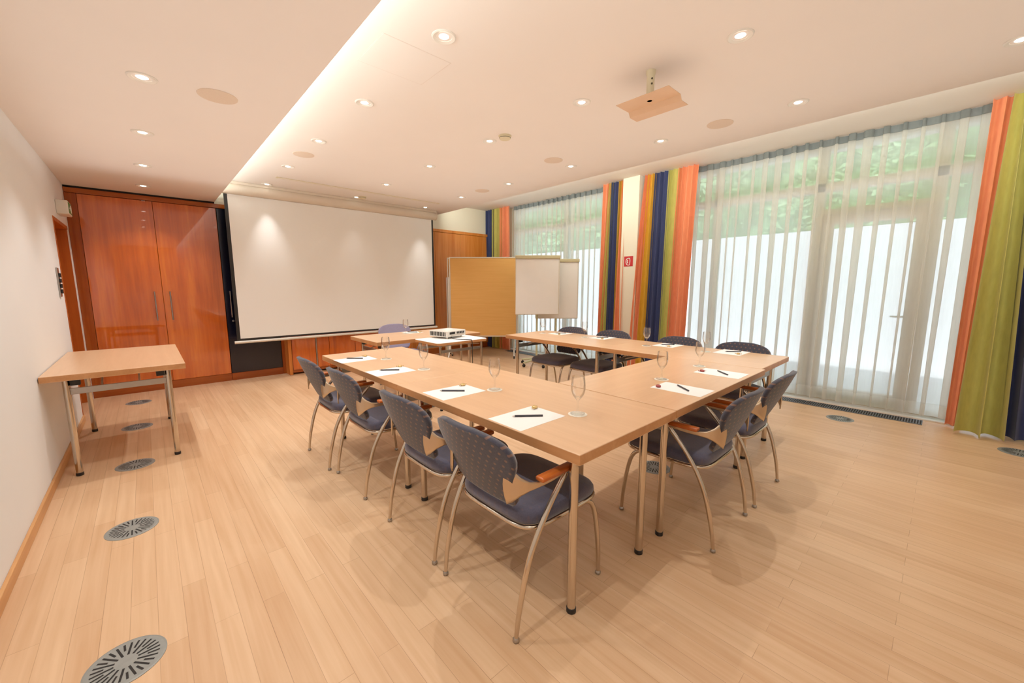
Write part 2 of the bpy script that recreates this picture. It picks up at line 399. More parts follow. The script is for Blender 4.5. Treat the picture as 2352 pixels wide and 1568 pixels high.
MB().rbox(3.62, 5.60, -.015, .03, 2.383, 2.437, .004).build('cornice', M['honey'], c)
for x0, x1 in ((3.622, 4.217), (4.221, 4.818), (4.822, 5.598)):
    MB().rbox(x0, x1, -.008, .02, .106, 2.378, .002, 1).build('door', M['honey'], c)

struct(MB().box(XL+.001, .80, YF-.004, YF+.03, 2.437, ZS).build('cornice_shade_strip', M['slot']))  # dark strip painting the shade in the gap above the cornice
# projection screen
s = thing('projection_screen', 'large white pull-down projection screen with black border', 'projection screen', (0, 6.47, 0))
h = MB().tube([(.83,0,2.609),(4.03,0,2.609)], .077, 20); h.tube([(4.03,0,2.609),(4.045,0,2.609)], .080, 20); h.tube([(.815,0,2.609),(.83,0,2.609)], .080, 20)
h.build('housing', M['housing'], s, 40)
MB().box(.865, 3.99, -.002, .002, .60, 2.53, 1).box(.905, 3.955, -.004, -.002, .625, 2.53, 0).build('screen_fabric', [M['screen'], M['black']], s)
MB().tube([(.835,0,.575),(4.02,0,.575)], .019, 12).build('bottom_bar', M['white'], s, 40)
MB().rbox(.83, 4.03, -.075, .06, 2.655, ZM, .006).build('top_rail', M['housing'], s)
[MB().box(a, a+.06, -.02, .02, 2.66, ZM).build('mounting_bracket', M['housing'], s) for a in (1.2, 3.6)]

# ------------------------------------------------------------------ ceiling fittings
def downlight_proto():
    t = thing('recessed_downlight', 'x', 'ceiling light')
    MB().lathe([(.036,.012),(.044,-.002),(.060,-.007),(.066,-.004),(.067,.0)], 28, close=False).build('trim_ring', M['white'], t, 40)
    MB().lathe([(.0,-.002),(.022,-.003),(.027,0),(.034,.006),(.036,.012)], 24, close=False, mi=0).build('lamp', M['bulb'], t, 60)
    return t
DL = downlight_proto(); first = True
LIGHTS = []
ordn = ['first', 'second', 'third', 'fourth', 'fifth', 'sixth', 'seventh']
rows = [(.097, [6.27, 5.23, 4.14, 3.08], ZS, 'lowered strip along left wall', [2.02, .96, -.1, -1.2]),
        (1.338, [6.31, 5.235, 4.145, 3.08, 2.005], ZM, 'row beside the glowing cove', []),
        (2.525, [6.275, 5.24, 4.13, 3.055, 1.977, .90], ZM, 'middle row over the tables', []),
        (3.712, [6.25, 5.185, 4.10, 3.04, 1.963, .885, -.145], ZM, 'row nearest the windows', [])]
for x, ys, z, where, extra in rows:
    for k, y in enumerate(ys):
        put(DL, first, (x, y, z), 0, 'recessed downlight, %s from the far cupboards, %s' % (ordn[k], where), 'recessed downlights'); first = False
        LIGHTS.append((x, y, z))
    LIGHTS += [(x, y, z) for y in extra]
def speaker(): 
    return MB().lathe([(.0,-.004),(.09,-.004),(.1,-.003),(.101,0)], 36, close=False)
sp = None
for (x, y, z, lab) in ((.43, 3.07, ZS, 'in the lowered ceiling strip'), (1.346, 4.66, ZM, 'beside the glowing ceiling cove'), (3.70, 1.43, ZM, 'closest to the large window'), (3.40, 3.03, ZM, 'near the middle of the window-side ceiling'), (3.69, 4.64, ZM, 'above the flipcharts, farthest from the camera')):
    if sp is None: sp = speaker().build('ceiling_speaker', M['speaker'], None, 40); tag(sp, 'x', 'speaker', 'flush ceiling speakers'); o = sp
    else: o = sp.copy(); COL.objects.link(o)
    o.location = (x, y, z); o['label'] = 'flat round beige ceiling speaker ' + lab
sd = thing('smoke_detector', 'x', 'smoke detector')
MB().lathe([(.0,-.03),(.045,-.03),(.052,-.022),(.052,-.006),(.06,-.004),(.06,0)], 28, close=False).build('body', M['cream'], sd, 40)
MB().lathe([(.0525,-.021),(.0535,-.021),(.0535,-.018),(.0525,-.018)], 28, close=False).build('sensor_slot', M['black'], sd, 40)
put(sd, True, (2.545, 2.86, ZM), 0, 'cream round smoke detector over the middle of the tables', 'smoke detectors')
put(sd, False, (2.58, 6.18, ZM), 0, 'cream round smoke detector just in front of the projection screen housing', 'smoke detectors')
o = MB().rbox(1.345, 3.717, 5.80, 5.86, ZM-.006, ZM, .002, 1, 0).box(1.365, 3.697, 5.815, 5.845, ZM-.0065, ZM-.0055, 1).build('ceiling_screen_slot', [M['cream'], M['ceil']])
tag(o, 'long narrow cream slot cover in the ceiling before the projection screen', 'slot cover')
o = MB().box(1.08, 1.51, 2.20, 2.55, ZM-.0015, ZM+.002, 0).box(1.076, 1.514, 2.196, 2.554, ZM-.0008, ZM, 1).build('access_panel', [M['ceil'], M['gapline']])
tag(o, 'square flush access hatch in the ceiling near the glowing cove', 'hatch')
pm = thing('projector_mount', 'empty cream projector ceiling mount with beige tray', 'projector mount', (2.50, 1.41, 0))
p = MB().lathe([(.019,2.545),(.024,2.55),(.024,2.66),(.027,2.665),(.03,2.672),(.03,ZM)], 18, close=False)
p.build('pole', M['cream'], pm, 40)
hs = MB()
for z in (2.635, 2.605):
    hs.lathe([(0,0),(.007,0),(.007,.002),(0,.002)], 10).v
    hs2 = MB().lathe([(0,0),(.006,0),(.006,.003),(0,.003)], 10).xf(Matrix.Translation((-.016,-.0175,z)) @ Matrix.Rotation(atan2(-.7,-.7),4,'Z') @ Matrix.Rotation(pi/2,4,'Y')); hs.add(hs2.v, hs2.f)
hs.v = hs.v; 
hh = MB()
for z in (2.635, 2.605):
    q = MB().lathe([(0,0),(.006,0),(.006,.003),(0,.003)], 10).xf(Matrix.Translation((-.0155,-.0175,z)) @ Matrix.Rotation(atan2(-.75,-.66),4,'Z') @ Matrix.Rotation(pi/2,4,'Y')); hh.add(q.v, q.f)
hh.build('bolt_hole', M['hole'], pm)
MB().lathe([(.016,2.512),(.022,2.515),(.022,2.535),(.016,2.538),(.016,2.55)], 14).build('swivel_joint', M['steel'], pm, 40)
tr = MB()
prof = [(-.10,2.515),(-.10,2.512),(.055,2.512),(.075,2.482),(.165,2.482),(.165,2.485),(.077,2.485),(.057,2.515)]
n = len(prof); vs = [(x, -.175, z) for x, z in prof]+[(x, .185, z) for x, z in prof]
tr.add(vs, [tuple(range(n)), tuple(range(2*n-1, n-1, -1))]+[(i, (i+1)%n, n+(i+1)%n, n+i) for i in range(n)])
tr.build('tray', M['plate'], pm)
# wall fittings
ex = thing('exit_sign', 'cream boxed emergency exit light with green pictogram above the recessed door', 'exit sign', (XL, 6.02, 2.05))
MB().rbox(0, .085, 0, .26, 0, .135, .008, 3).build('housing', M['white'], ex, 40)
q = MB().box(.085, .088, .02, .24, .015, .12, 0).box(.088, .0885, .155, .215, .03, .108, 1).box(.088, .0887, .04, .10, .06, .072, 1)
q.tube([(.0885,.12,.095),(.0885,.125,.07),(.0885,.11,.045)], .006, 6, 1).tube([(.0885,.125,.07),(.0885,.145,.05)], .005, 6, 1).tube([(.0885,.105,.082),(.0885,.145,.088)], .004, 6, 1)
q.build('pictogram_panel', [M['exitgreen'], M['signwhite']], ex)
sw = thing('light_switch_panel', 'grey light switch strip with four black rockers beside the recessed door', 'light switch', (XL, 5.40, 1.30))
MB().rbox(0, .012, 0, .085, -.06, .20, .003).build('plate', M['steel'], sw)
for k in range(4): MB().rbox(.012, .024, .018, .068, -.03+k*.048, .008+k*.048, .003).build('rocker', M['black'], sw)
sg = thing('fire_extinguisher_sign', 'small red square fire extinguisher sign on the cream pillar', 'sign', (5.436, 3.30, 1.71))
MB().rbox(0, .004, -.075, .075, -.075, .075, .001, 1).build('plate', M['red'], sg)
q = MB(); L = lambda pts, r=.006: q.tube([(-.001, y, z) for y, z in pts], r, 6, smooth=3)
L([(.012,.040),(.03,.035),(.042,.005),(.036,-.03),(.012,-.055),(-.02,-.055)]); L([(-.02,-.055),(-.026,-.01),(-.026,.02),(-.015,.045),(.012,.04)]); L([(.012,.02),(.02,-.005),(.008,-.03)], .008)
q.build('pictogram', M['signwhite'], sg)

# ------------------------------------------------------------------ floor vents
def vent_mesh():
    R = .112; mb = MB().lathe([(R,0),(R,.002),(R-.006,.0035),(0,.003)], 48, close=False)
    n = 28
    for k in range(n):
        a = 2*pi*k/n; r0, r1 = (.032, .092) if k % 2 == 0 else (.058, .092)
        c, s = cos(a), sin(a); w = .0033
        mb.add([(r0*c-w*s, r0*s+w*c, .0041), (r0*c+w*s, r0*s-w*c, .0041), (r1*c+w*s, r1*s-w*c, .0041), (r1*c-w*s, r1*s+w*c, .0041)], [(0,1,2,3)], 1)
    return mb
vm = vent_mesh(); v0 = None
near = 'along the left wall'
for (x, y, lab) in ((-.173, 1.853, 'largest and nearest the camera '+near), (-.174, 2.933, 'second from the camera '+near), (-.174, 4.01, 'under the near edge of the single table'), (-.173, 5.115, 'under the far half of the single table'), (-.171, 6.21, 'behind the single table by the cherry cupboard'), (2.667, 1.335, 'under the near side of the horseshoe tables'), (5.09, .597, 'beside the long grille under the window'), (5.08, -.535, 'cut by the right edge below the navy curtain')):
    if v0 is None: v0 = vm.build('floor_vent', [M['vent'], M['slot']]); tag(v0, 'x', 'floor vent', 'round floor vents'); o = v0
    else: o = v0.copy(); COL.objects.link(o)
    o.location = (x, y, 0); o.rotation_euler.z = random.random(); o['label'] = 'round grey slotted floor vent, ' + lab
g = thing('floor_grille', 'long dark grey slatted floor grille along the window curtains', 'grille', (0,0,0))
MB().box(5.43, 5.60, .03, 6.1, 0, .002).build('channel', M['slot'], g)
fb = MB().box(5.425, 5.435, .025, 6.1, 0, .006).box(5.597, 5.607, .025, 6.1, 0, .006).box(5.425, 5.607, .022, .03, 0, .006)
for k in range(300):
    y = .04+k*.02
    if y < 6.08: fb.box(5.435, 5.597, y, y+.009, .002, .006)
fb.build('slats', M['grille'], g)

# ------------------------------------------------------------------ tables
LEN, WID, TH, TZ = 1.385, .745, .042, .745
def make_table():
    t = thing('folding_table', 'x', 'table')
    a, b = WID/2, LEN/2
    tp = MB().rbox(-a, a, -b, b, TZ-TH, TZ, .003, 2)
    for i, f in enumerate(tp.f):
        zs = [tp.v[k][2] for k in f]
        if max(zs)-min(zs) > .01: tp.m[i] = 1
    tp.build('table_top', [M['beech'], M['beech_e']], t)
    for sx in (-1, 1):
        for sy in (-1, 1):
            x, y = sx*(a-.105), sy*(b-.105)
            l = MB().tube([(x, y, .02), (x, y, TZ-TH)], .0185, 16).build('leg', M['chrome'], t, 40)
            MB().lathe([(.017,0),(.0205,.002),(.0205,.022),(.0185,.024)], 14, (x, y, 0)).build('foot_cap', M['black'], l, 40)
            MB().rbox(x-sx*.02-(.05 if sx > 0 else 0), x-sx*.02+(.05 if sx < 0 else 0), y-.022, y+.022, TZ-TH-.05, TZ-TH, .003).build('leg_bracket', M['black'], t)
    for sy in (-1, 1):
        y = sy*(b-.105)
        MB().rbox(-(a-.12), a-.12, y-.008, y+.008, TZ-TH-.115, TZ-TH-.07, .003).build('crossbar', M['steel'], t)['end'] = sy
        MB().tube([(-.1, y-sy*.005, TZ-TH-.09), (-.1, y-sy*.26, TZ-TH-.006)], .006, 8).tube([(.1, y-sy*.005, TZ-TH-.09), (.1, y-sy*.26, TZ-TH-.006)], .006, 8).build('folding_brace', M['steel'], t)['end'] = sy
    return t
TB = make_table(); first = True
HY = LEN/2
for (x, y, rz, lab, grp) in (
    (-.193, 4.632, 0, 'beech folding table standing alone against the left wall', None),
    (1.072+WID/2, .812+HY, 0, 'beech table at the near corner of the horseshoe', 1),
    (1.072+WID/2, .812+LEN+.001+HY, 0, 'beech table at the far end of the left arm of the horseshoe', 1),
    (1.825+HY, .814+WID/2, pi/2, 'beech table forming the near side of the horseshoe, set crosswise', 1),
    (3.216+WID/2, .84+HY, 0, 'beech table at the window-side corner of the horseshoe', 1),
    (3.216+WID/2, .84+LEN+.001+HY, 0, 'beech table at the far end of the window-side arm, before the flipcharts', 1),
    (1.758+HY, 4.02+WID/2, pi/2, 'beech presenter table set apart before the projection screen', 1)):
    o = put(TB, first, (x, y, 0), rz, lab, 'beech folding tables'); first = False
    if 'near corner' in lab:
        for ch in kids(o):
            if ch.name.startswith(('crossbar', 'folding_brace')) and ch['end'] < 0: bpy.data.objects.remove(ch)
pt = thing('projector_table', 'small white-topped folding table carrying the projector', 'table', (2.515, 3.755, 0))
poly = []
for cx, cy, a0 in ((.335-.05,.255-.05,0),(-.335+.05,.255-.05,90),(-.335+.05,-.255+.05,180),(.335-.05,-.255+.05,270)):
    for k in range(6): q = radians(a0+k*18); poly.append((cx+.05*cos(q), cy+.05*sin(q)))
MB().prism(poly, .743, .745, 0).prism(poly, .718, .743, 1).build('table_top', [M['paper'], M['beech_e']], pt)
for sx in (-1, 1):
    for sy in (-1, 1):
        l = MB().tube([(sx*.275, sy*.2, .02), (sx*.275, sy*.2, .718)], .013, 12).build('leg', M['chrome'], pt, 40)
        MB().lathe([(.012,0),(.0155,.002),(.0155,.02),(.013,.022)], 12, (sx*.275, sy*.2, 0)).build('foot_cap', M['black'], l, 40)
for sy in (-1, 1):
    MB().rbox(-.27, .27, sy*.2-.005, sy*.2+.005, .63, .66, .002).build('crossbar', M['steel'], pt)
for sx in (-1, 1): MB().tube([(sx*.255, -.19, .69), (sx*.1, .19, .66)], .006, 8).build('folding_brace', M['steel'], pt)

# ------------------------------------------------------------------ chairs
def make_chair():
    t = thing('conference_chair', 'x', 'chair')
    # seat cushion: rounded squircle, wider towards the front
    def outline(q, k=1.0):
        c, s = cos(q), sin(q); e = .38
        x = .240*math.copysign(abs(c)**e, c); y = .236*math.copysign(abs(s)**e, s)
        x *= 1 + .02*(y/.245); return x*k, y*k+.042
    n = 48; rings = [(.90,.410),(.985,.418),(1.0,.435),(.992,.452),(.955,.466),(.86,.474),(.6,.470),(.3,.466)]
    vs = []
    for k, z in rings:
        for i in range(n):
            x, y = outline(2*pi*i/n, k); vs.append((x, y, z - (.012*max(0, (y-.18)/.08) if z > .43 else 0)))
    fs = [(j*n+i, j*n+(i+1)%n, (j+1)*n+(i+1)%n, (j+1)*n+i) for j in range(len(rings)-1) for i in range(n)]
    fs += [tuple(range(n-1,-1,-1)), tuple(range((len(rings)-1)*n, len(rings)*n))]
    MB().add(vs, fs).build('seat', M['seat'], t, 60)
    pts = [outline(2*pi*i/40, .985) for i in range(41)]
    MB().tube([(x, y, .406) for x, y in pts], .0095, 8, caps=False).build('seat_frame', M['chrome'], t, 60)
    # backrest shell
    prof = [(0,.148),(.06,.174),(.14,.186),(.25,.189),(.36,.194),(.47,.209),(.58,.228),(.68,.237),(.76,.235),(.83,.224),(.89,.205),(.94,.176),(.98,.13),(1,.085)]
    def hw(tt):
        for (a, wa), (b, wb) in zip(prof, prof[1:]):
            if tt <= b: return wa+(wb-wa)*(tt-a)/(b-a)
        return prof[-1][1]
    def surf(s, tt):
        x = (s*2-1)*hw(tt); z = .487+.325*tt
        y = -.192 - .148*tt - .006*sin(pi*tt) + .052*(x/.25)**2*(.45+.55*tt)
        return (x, y, z)
    MB().grid(surf, 24, 28).build('backrest', M['dots'], t, 70, solid=.022)
    for sx in (-1, 1):
        l = MB().tube([(sx*.24,-.26,.012),(sx*.243,-.240,.15),(sx*.247,-.190,.33),(sx*.252,-.105,.48),(sx*.252,.0,.597)], [.0085,.0105,.0115,.0115,.0115], 12, smooth=5).build('leg', M['chrome'], t, 60)
        MB().lathe([(.009,0),(.013,.004),(.013,.012),(.009,.018)], 12, (sx*.24,-.26,0)).build('foot_glide', M['steel'], l, 50)
        l = MB().tube([(sx*.238,.268,.012),(sx*.240,.258,.14),(sx*.240,.232,.30),(sx*.238,.200,.38),(sx*.234,.150,.406),(sx*.233,.06,.406)], [.0085,.0105,.0115,.0115,.0105,.009], 12, smooth=5).build('leg', M['chrome'], t, 60)
        MB().lathe([(.009,0),(.013,.004),(.013,.012),(.009,.018)], 12, (sx*.238,.268,0)).build('foot_glide', M['steel'], l, 50)
        # arm: fish-tail bracket on the backrest edge narrowing into a flat bar
        path = [((.180,-.250,.606),.078),((.203,-.243,.606),.062),((.226,-.222,.604),.034),((.242,-.192,.601),.016),((.250,-.150,.599),.010),((.252,-.09,.599),.009),((.252,-.03,.603),.009),((.252,.028,.608),.009)]
        P, Hh = spline([Vector(p) for p, h in path], [h for p, h in path], 5)
        def arm(u, v):
            k = min(int(round(u*(len(P)-1))), len(P)-1); p = P[k]
            bow = -.016*(1-(2*v-1)**2)*max(0, 1-4*u)
            return (sx*(p.x+bow), p.y+bow*.4, p.z+(2*v-1)*Hh[k])
        a = MB().grid(arm, len(P)-1, 6).build('armrest', M['wing'], t, 60, solid=.007)
        MB().rbox(sx*.252-.021, sx*.252+.021, -.155, .036, .609, .628, .007, 3).build('arm_pad', M['armwood'], a, 50)
    return t
CH = make_chair(); first = True
R90 = pi/2
chairs = [
 (1.172, 1.208, -R90, 'slate dotted armchair at the near corner of the horseshoe, nearest the camera'),
 (1.172, 1.785, -R90, 'slate dotted armchair on the wall side, second from the near corner'),
 (1.165, 2.59, -R90, 'slate dotted armchair on the wall side, third from the near corner'),
 (1.135, 3.165, -R90, 'slate dotted armchair on the wall side, farthest from the camera'),
 (2.235, .925, 0, 'slate dotted armchair on the near side of the horseshoe, closer to the near corner'),
 (2.85, .915, 0, 'slate dotted armchair on the near side of the horseshoe, closer to the window'),
 (3.755, 1.225, R90, 'slate armchair on the window side, nearest the horseshoe corner'),
 (3.745, 1.815, R90, 'slate armchair on the window side, second from the corner, before the orange curtain'),
 (3.765, 2.62, R90, 'slate armchair on the window side, before the cream pillar'),
 (3.725, 3.20, R90, 'slate armchair on the window side, farthest along, beside the flipcharts'),
 (2.50, 4.845, pi, 'slate chair with lamplight painted into its fabric, behind the presenter table, before the projection screen')]
for (x, y, rz, lab) in chairs:
    o = put(CH, first, (x, y, 0), rz, lab, 'slate conference chairs'); first = False
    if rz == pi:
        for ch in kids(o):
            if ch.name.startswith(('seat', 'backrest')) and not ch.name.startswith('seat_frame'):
                ch.material_slots[0].link = 'OBJECT'; ch.material_slots[0].material = M['lit_slate']  # paler copy puts the lamp light into this chair's fabric colour

# ------------------------------------------------------------------ place settings
def make_glass():
    t = MB()
    prof = [(.0,.002),(.030,.002),(.034,.003),(.034,.005),(.02,.0075),(.007,.012),(.0042,.03),(.004,.058),(.006,.068),(.016,.078),(.027,.094),(.0335,.115),(.0345,.135),(.0325,.160),(.0300,.180),(.0292,.181),(.0312,.160),(.0332,.135),(.0322,.116),(.026,.096),(.015,.081),(.0,.075)]
    t.lathe(prof, 28, close=False); return t.build('wine_glass', M['glass'], None, 50)
def make_pen():
    t = thing('pen', 'x', 'pen')
    MB().tube([(-.062,0,.0047),(.066,0,.0047)], .0045, 10).build('barrel', M['pen'], t, 50)
    MB().tube([(-.074,0,.0047),(-.068,0,.0047),(-.062,0,.0047)], [.0012,.0028,.0042], 10).build('tip', M['pentip'], t, 50)
    return t
def make_candy(mat):
    t = MB().lathe([(0,0),(.012,.001),(.015,.005),(.0145,.010),(.009,.0135),(0,.0145)], 14, close=False)
    for s in (-1, 1):
        t.add([(s*.014,0,.006),(s*.026,-.010,.011),(s*.027,0,.004),(s*.026,.010,.009)], [(0,1,2),(0,2,3)])
    return t.build('wrapped_candy', mat, None, 50, solid=.0006)
sites = {   # paper centre x, y, rotation, size along x and y, glass, pen (two ends), candy
 'at the near corner of the horseshoe': ((1.222,1.226), (.285,.212), (1.427,1.100), ((1.166,1.281),(1.296,1.174)), (1.342,1.295), 0),
 'on the wall side, second from the near corner': ((1.232,1.817), (.285,.212), (1.426,1.697), ((1.168,1.882),(1.288,1.771)), (1.347,1.896), 0),
 'on the wall side, third from the near corner': ((1.215,2.573), (.285,.2), (1.420,2.473), ((1.154,2.647),(1.284,2.547)), (1.332,2.665), 0),
 'at the far end of the wall side': ((1.208,3.190), (.285,.2), (1.400,3.039), ((1.155,3.278),(1.275,3.167)), (1.320,3.27), 0),
 'on the near side of the horseshoe, closer to the near corner': ((2.234,.975), (.195,.288), (2.377,1.172), ((2.300,1.043),(2.188,.906)), (2.174,1.089), 1),
 'on the near side of the horseshoe, closer to the window': ((2.847,.983), (.21,.285), (2.985,1.185), ((2.910,1.040),(2.786,.907)), (2.803,1.091), 1),
 'on the window side, nearest the corner': ((3.838,1.25), (.28,.225), (3.70,1.421), ((3.820,1.299),(3.915,1.189)), (3.756,1.168), 0),
 'on the window side, second from the corner': ((3.828,1.838), (.25,.21), (3.64,1.97), ((3.80,1.90),(3.90,1.80)), (3.74,1.79), 0),
 'on the window side, before the cream pillar': ((3.838,2.625), (.25,.21), (3.73,2.80), ((3.80,2.69),(3.90,2.58)), (3.75,2.57), 0),
 'at the far end of the window side': ((3.80,3.23), (.25,.2), (3.66,3.40), ((3.77,3.29),(3.87,3.19)), (3.71,3.17), 0),
 'on the presenter table': ((2.50,4.62), (.2,.22), (2.36,4.53), ((2.46,4.67),(2.54,4.57)), (2.57,4.55), 0)}
GL = PN = CD = CR = PA = CO = None
for where, (pc, sz, gp, pe, cp, red) in sites.items():
    if PA is None:
        PA = MB().rbox(-.5, .5, -.5, .5, 0, 1, .0001, 1).build('sheet_of_paper', M['paper']); tag(PA, 'x', 'paper', 'note paper at the places'); pa = PA
        CO = MB().lathe([(0,0),(.043,0),(.0445,.0008),(.0435,.0016),(0,.0016)], 40, close=False).build('coaster', M['coaster'], None, 40); tag(CO, 'x', 'coaster', 'paper coasters under the glasses'); co = CO
        GL = make_glass(); tag(GL, 'x', 'glass', 'clear stemmed glasses'); gl = GL
        PN = make_pen(); tag(PN, 'x', 'pen', 'dark pens on the note paper'); pn = PN
        CD = make_candy(M['candy']); tag(CD, 'x', 'candy', 'wrapped candies on the note paper'); cd = CD
    else:
        pa = PA.copy(); COL.objects.link(pa); co = CO.copy(); COL.objects.link(co); gl = GL.copy(); COL.objects.link(gl); pn = copy_tree(PN)
        if red and CR is None: CR = make_candy(M['candy_r']); tag(CR, 'x', 'candy', 'wrapped candies on the note paper'); cd = CR
        else: cd = (CR if red else CD).copy(); COL.objects.link(cd)
    pa.location = (pc[0], pc[1], TZ); pa.scale = (sz[0], sz[1], .0012); pa['label'] = 'white note paper ' + where
    co.location = (gp[0], gp[1], TZ); co['label'] = 'pale round coaster ' + where
    gl.location = (gp[0], gp[1], TZ+.0006); gl['label'] = 'clear stemmed glass ' + where
    mx, my = (pe[0][0]+pe[1][0])/2, (pe[0][1]+pe[1][1])/2
    pn.location = (mx, my, TZ+.0013); pn.rotation_euler = (0,0,atan2(pe[1][1]-pe[0][1], pe[1][0]-pe[0][0])); pn['label'] = 'dark pen ' + where
    cd.location = (cp[0], cp[1], TZ+.0013); cd.rotation_euler = (0,0,random.uniform(0,3)); cd['label'] = ('red' if red else 'gold') + ' wrapped candy ' + where

# ------------------------------------------------------------------ projector and its cable
pj = thing('projector', 'white desktop projector with vented sides on the small white table', 'projector', (2.565, 3.90, TZ), radians(14))
MB().rbox(-.16, .16, -.14, .14, .02, .088, .008, 3).build('body', M['white'], pj, 40)
q = MB()
for k in range(10): q.box(-.1625, -.1595, -.115+k*.024, -.115+k*.024+.014, .032, .078)
q.build('side_vent', M['slot'], pj)
q = MB().box(-.12, -.03, -.1425, -.1395, .05, .075)
for k in range(5): q.rbox(.0+k*.027, .019+k*.027, -.143, -.1395, .05, .074, .003)
q.build('port_panel', M['slot'], pj)
MB().rbox(-.1, .12, -.1428, -.1395, .028, .044, .001, 1).build('label_strip', M['alu'], pj)
MB().rbox(-.06, .05, -.05, .06, .088, .0895, .001, 1).build('lid', M['paper'], pj)
MB().tube([(.07, .138, .055), (.07, .152, .055)], .027, 18).build('lens', M['black'], pj, 40)
for x in (-.12, .12): MB().lathe([(.012,0),(.012,.02),(.008,.022)], 12, (x, -.1, 0)).build('foot', M['white'], pj)
MB().lathe([(.012,0),(.012,.02),(.008,.022)], 12, (0, .1, 0)).build('foot', M['white'], pj)
o = MB().tube([(2.51,3.75,.78),(2.50,3.72,.756),(2.52,3.66,.7488),(2.55,3.59,.7488),(2.60,3.52,.7488),(2.61,3.494,.746),(2.612,3.488,.70),(2.615,3.487,.45),(2.625,3.487,.1),(2.66,3.50,.006),(2.85,3.60,.005),(2.95,3.85,.005)], .0038, 8, smooth=5).build('power_cable', M['black'], None, 60)
tag(o, 'black cable hanging from the projector over the small table edge', 'cable')

# ------------------------------------------------------------------ pinboards and flipcharts
VR = -.744                                                # these stand square to the corner
def make_pinboard():
    t = thing('pinboard', 'x', 'pinboard')
    w = .62; z0, z1 = .405, 1.862
    MB().box(-w+.012, w-.012, -.012, .012, z0+.012, z1-.012).build('panel', M['cork'], t)
    f = MB()
    for a in ((-w, -w+.022, z0, z1), (w-.022, w, z0, z1), (-w+.022, w-.022, z1-.022, z1), (-w+.022, w-.022, z0, z0+.022)):
        f.rbox(a[0], a[1], -.017, .017, a[2], a[3], .004)
    f.build('frame', M['alu'], t)
    for sx in (-1, 1):
        x = sx*(w+.012)
        p = MB().tube([(x,0,.12),(x,0,1.5)], .012, 12).build('post', M['white'], t, 40)
        f = MB().tube([(x,-.27,.03),(x,-.2,.055),(x,-.06,.16),(x,0,.36)], .013, 10, smooth=5).tube([(x,.27,.03),(x,.2,.055),(x,.06,.16),(x,0,.36)], .013, 10, smooth=5)
        f.build('foot', M['white'], p, 60)
        c = MB()
        for y in (-.265, .265):
            q = MB().lathe([(0,-.012),(.025,-.012),(.025,.012),(0,.012)], 14).xf(Matrix.Translation((x, y, .025)) @ Matrix.Rotation(pi/2,4,'Y')); c.add(q.v, q.f)
        c.build('caster', M['black'], p)
    return t
PB = make_pinboard()
put(PB, True, (4.576, 5.749, 0), VR, 'brown paper-covered pinboard with pale frame, in front of another', 'mobile pinboards')
b2 = put(PB, False, (4.66, 5.94, -.0), VR, 'second pinboard almost hidden directly behind the brown one', 'mobile pinboards')
def make_flipchart(z0, z1, turn=0):
    t = thing('flipchart', 'x', 'flipchart')
    w = .362
    MB().rbox(-w, w, -.118, -.10, z0, z1, .004).build('board', M['fcboard'], t)
    MB().rbox(-w-.005, w+.008, -.145, -.09, z1-.03, z1+.025, .008, 3).build('clamp_bar', M['fcbar'], t, 40)
    def sheet(u, v):
        x = -w+.012+u*(2*w-.03); z = z0+.012+v*(z1-z0-.045)
        return (x - .012*(1-u)*(1-v)**2, -.124-.02*(1-v)**2.5*(1-.6*u), z)
    s = MB().grid(sheet, 8, 14); s.box(w-.11, w-.06, -.1295, -.1285, z0+.035, z0+.038, 1)
    s.build('paper_pad', [M['paper'], M['pen']], t, 60)
    MB().tube([(0,-.03,.09),(0,-.03,z1-.25)], .0175, 14).rbox(-.05,.05,-.1,-.02,z1-.5,z1-.4,.006).build('column', M['fcgreen'], t, 40)
    for k in range(5):
        a = radians(-70+turn+k*72); c, s_ = cos(a), sin(a)
        l = MB().tube([(0,-.03,.11),(.1*c,-.03+.1*s_,.10),(.29*c,-.03+.29*s_,.072)], [.022,.019,.014], 10, smooth=4).build('base_arm', M['fcgreen'], t, 60)
        q = MB().lathe([(0,-.018),(.022,-.018),(.026,-.012),(.026,.012),(.022,.018),(0,.018)], 16).xf(Matrix.Translation((.28*c,-.03+.28*s_,.026)) @ Matrix.Rotation(a,4,'Z') @ Matrix.Rotation(pi/2,4,'X'))
        q.tube([(.285*c,-.03+.285*s_,.05),(.285*c,-.03+.285*s_,.08)], .007, 8)
        q.build('caster', M['black'], l, 40)
    return t
f1 = make_flipchart(.867, 1.81); f1.location = (4.84, 4.64, 0); f1.rotation_euler.z = VR; f1['label'] = 'white flipchart on olive wheeled stand, in front of a second one'; f1['group'] = 'flipcharts'
f2 = make_flipchart(.79, 1.765, 36); f2.location = (5.20, 4.53, 0); f2.rotation_euler.z = VR+.0; f2['label'] = 'flipchart half hidden behind the white one, closest to the window'; f2['group'] = 'flipcharts'

# ------------------------------------------------------------------ curtains
def drape(name, mat, y0, y1, yb0, yb1, folds, x=5.52, amp=.035, xb=None, ampb=None, lab='', fw=.068, z1=ZP-.004, z0=.015, ph=0.0):
    xb = x if xb is None else xb; ampb = amp*1.3 if ampb is None else ampb
    N = max(2, round(abs(y1-y0)/fw)); sg = 1 if y1 > y0 else -1; ov = .012
    def fn(u, v):
        a = v**.8                                           # v 0 at the top
        y = (y0-sg*ov+(y1-y0+2*sg*ov)*u)*(1-a) + (yb0-sg*ov+(yb1-yb0+2*sg*ov)*u)*a
        q = u*N*2*pi + .6*sin(u*7+ph)*sin(pi*u)
        am = (amp*(1-a)+ampb*a)*(.8+.3*sin(u*11+ph))
        return (x*(1-a)+xb*a - am*cos(q) + am*.3*sin(q*.5+ph)*sin(pi*u)*a, y+.22*am*sin(q), z1+(z0-z1)*v)
    o = MB().grid(fn, N*14, 26).build(name, mat, None, 80)
    return tag(o, lab, 'curtain', 'coloured curtains')
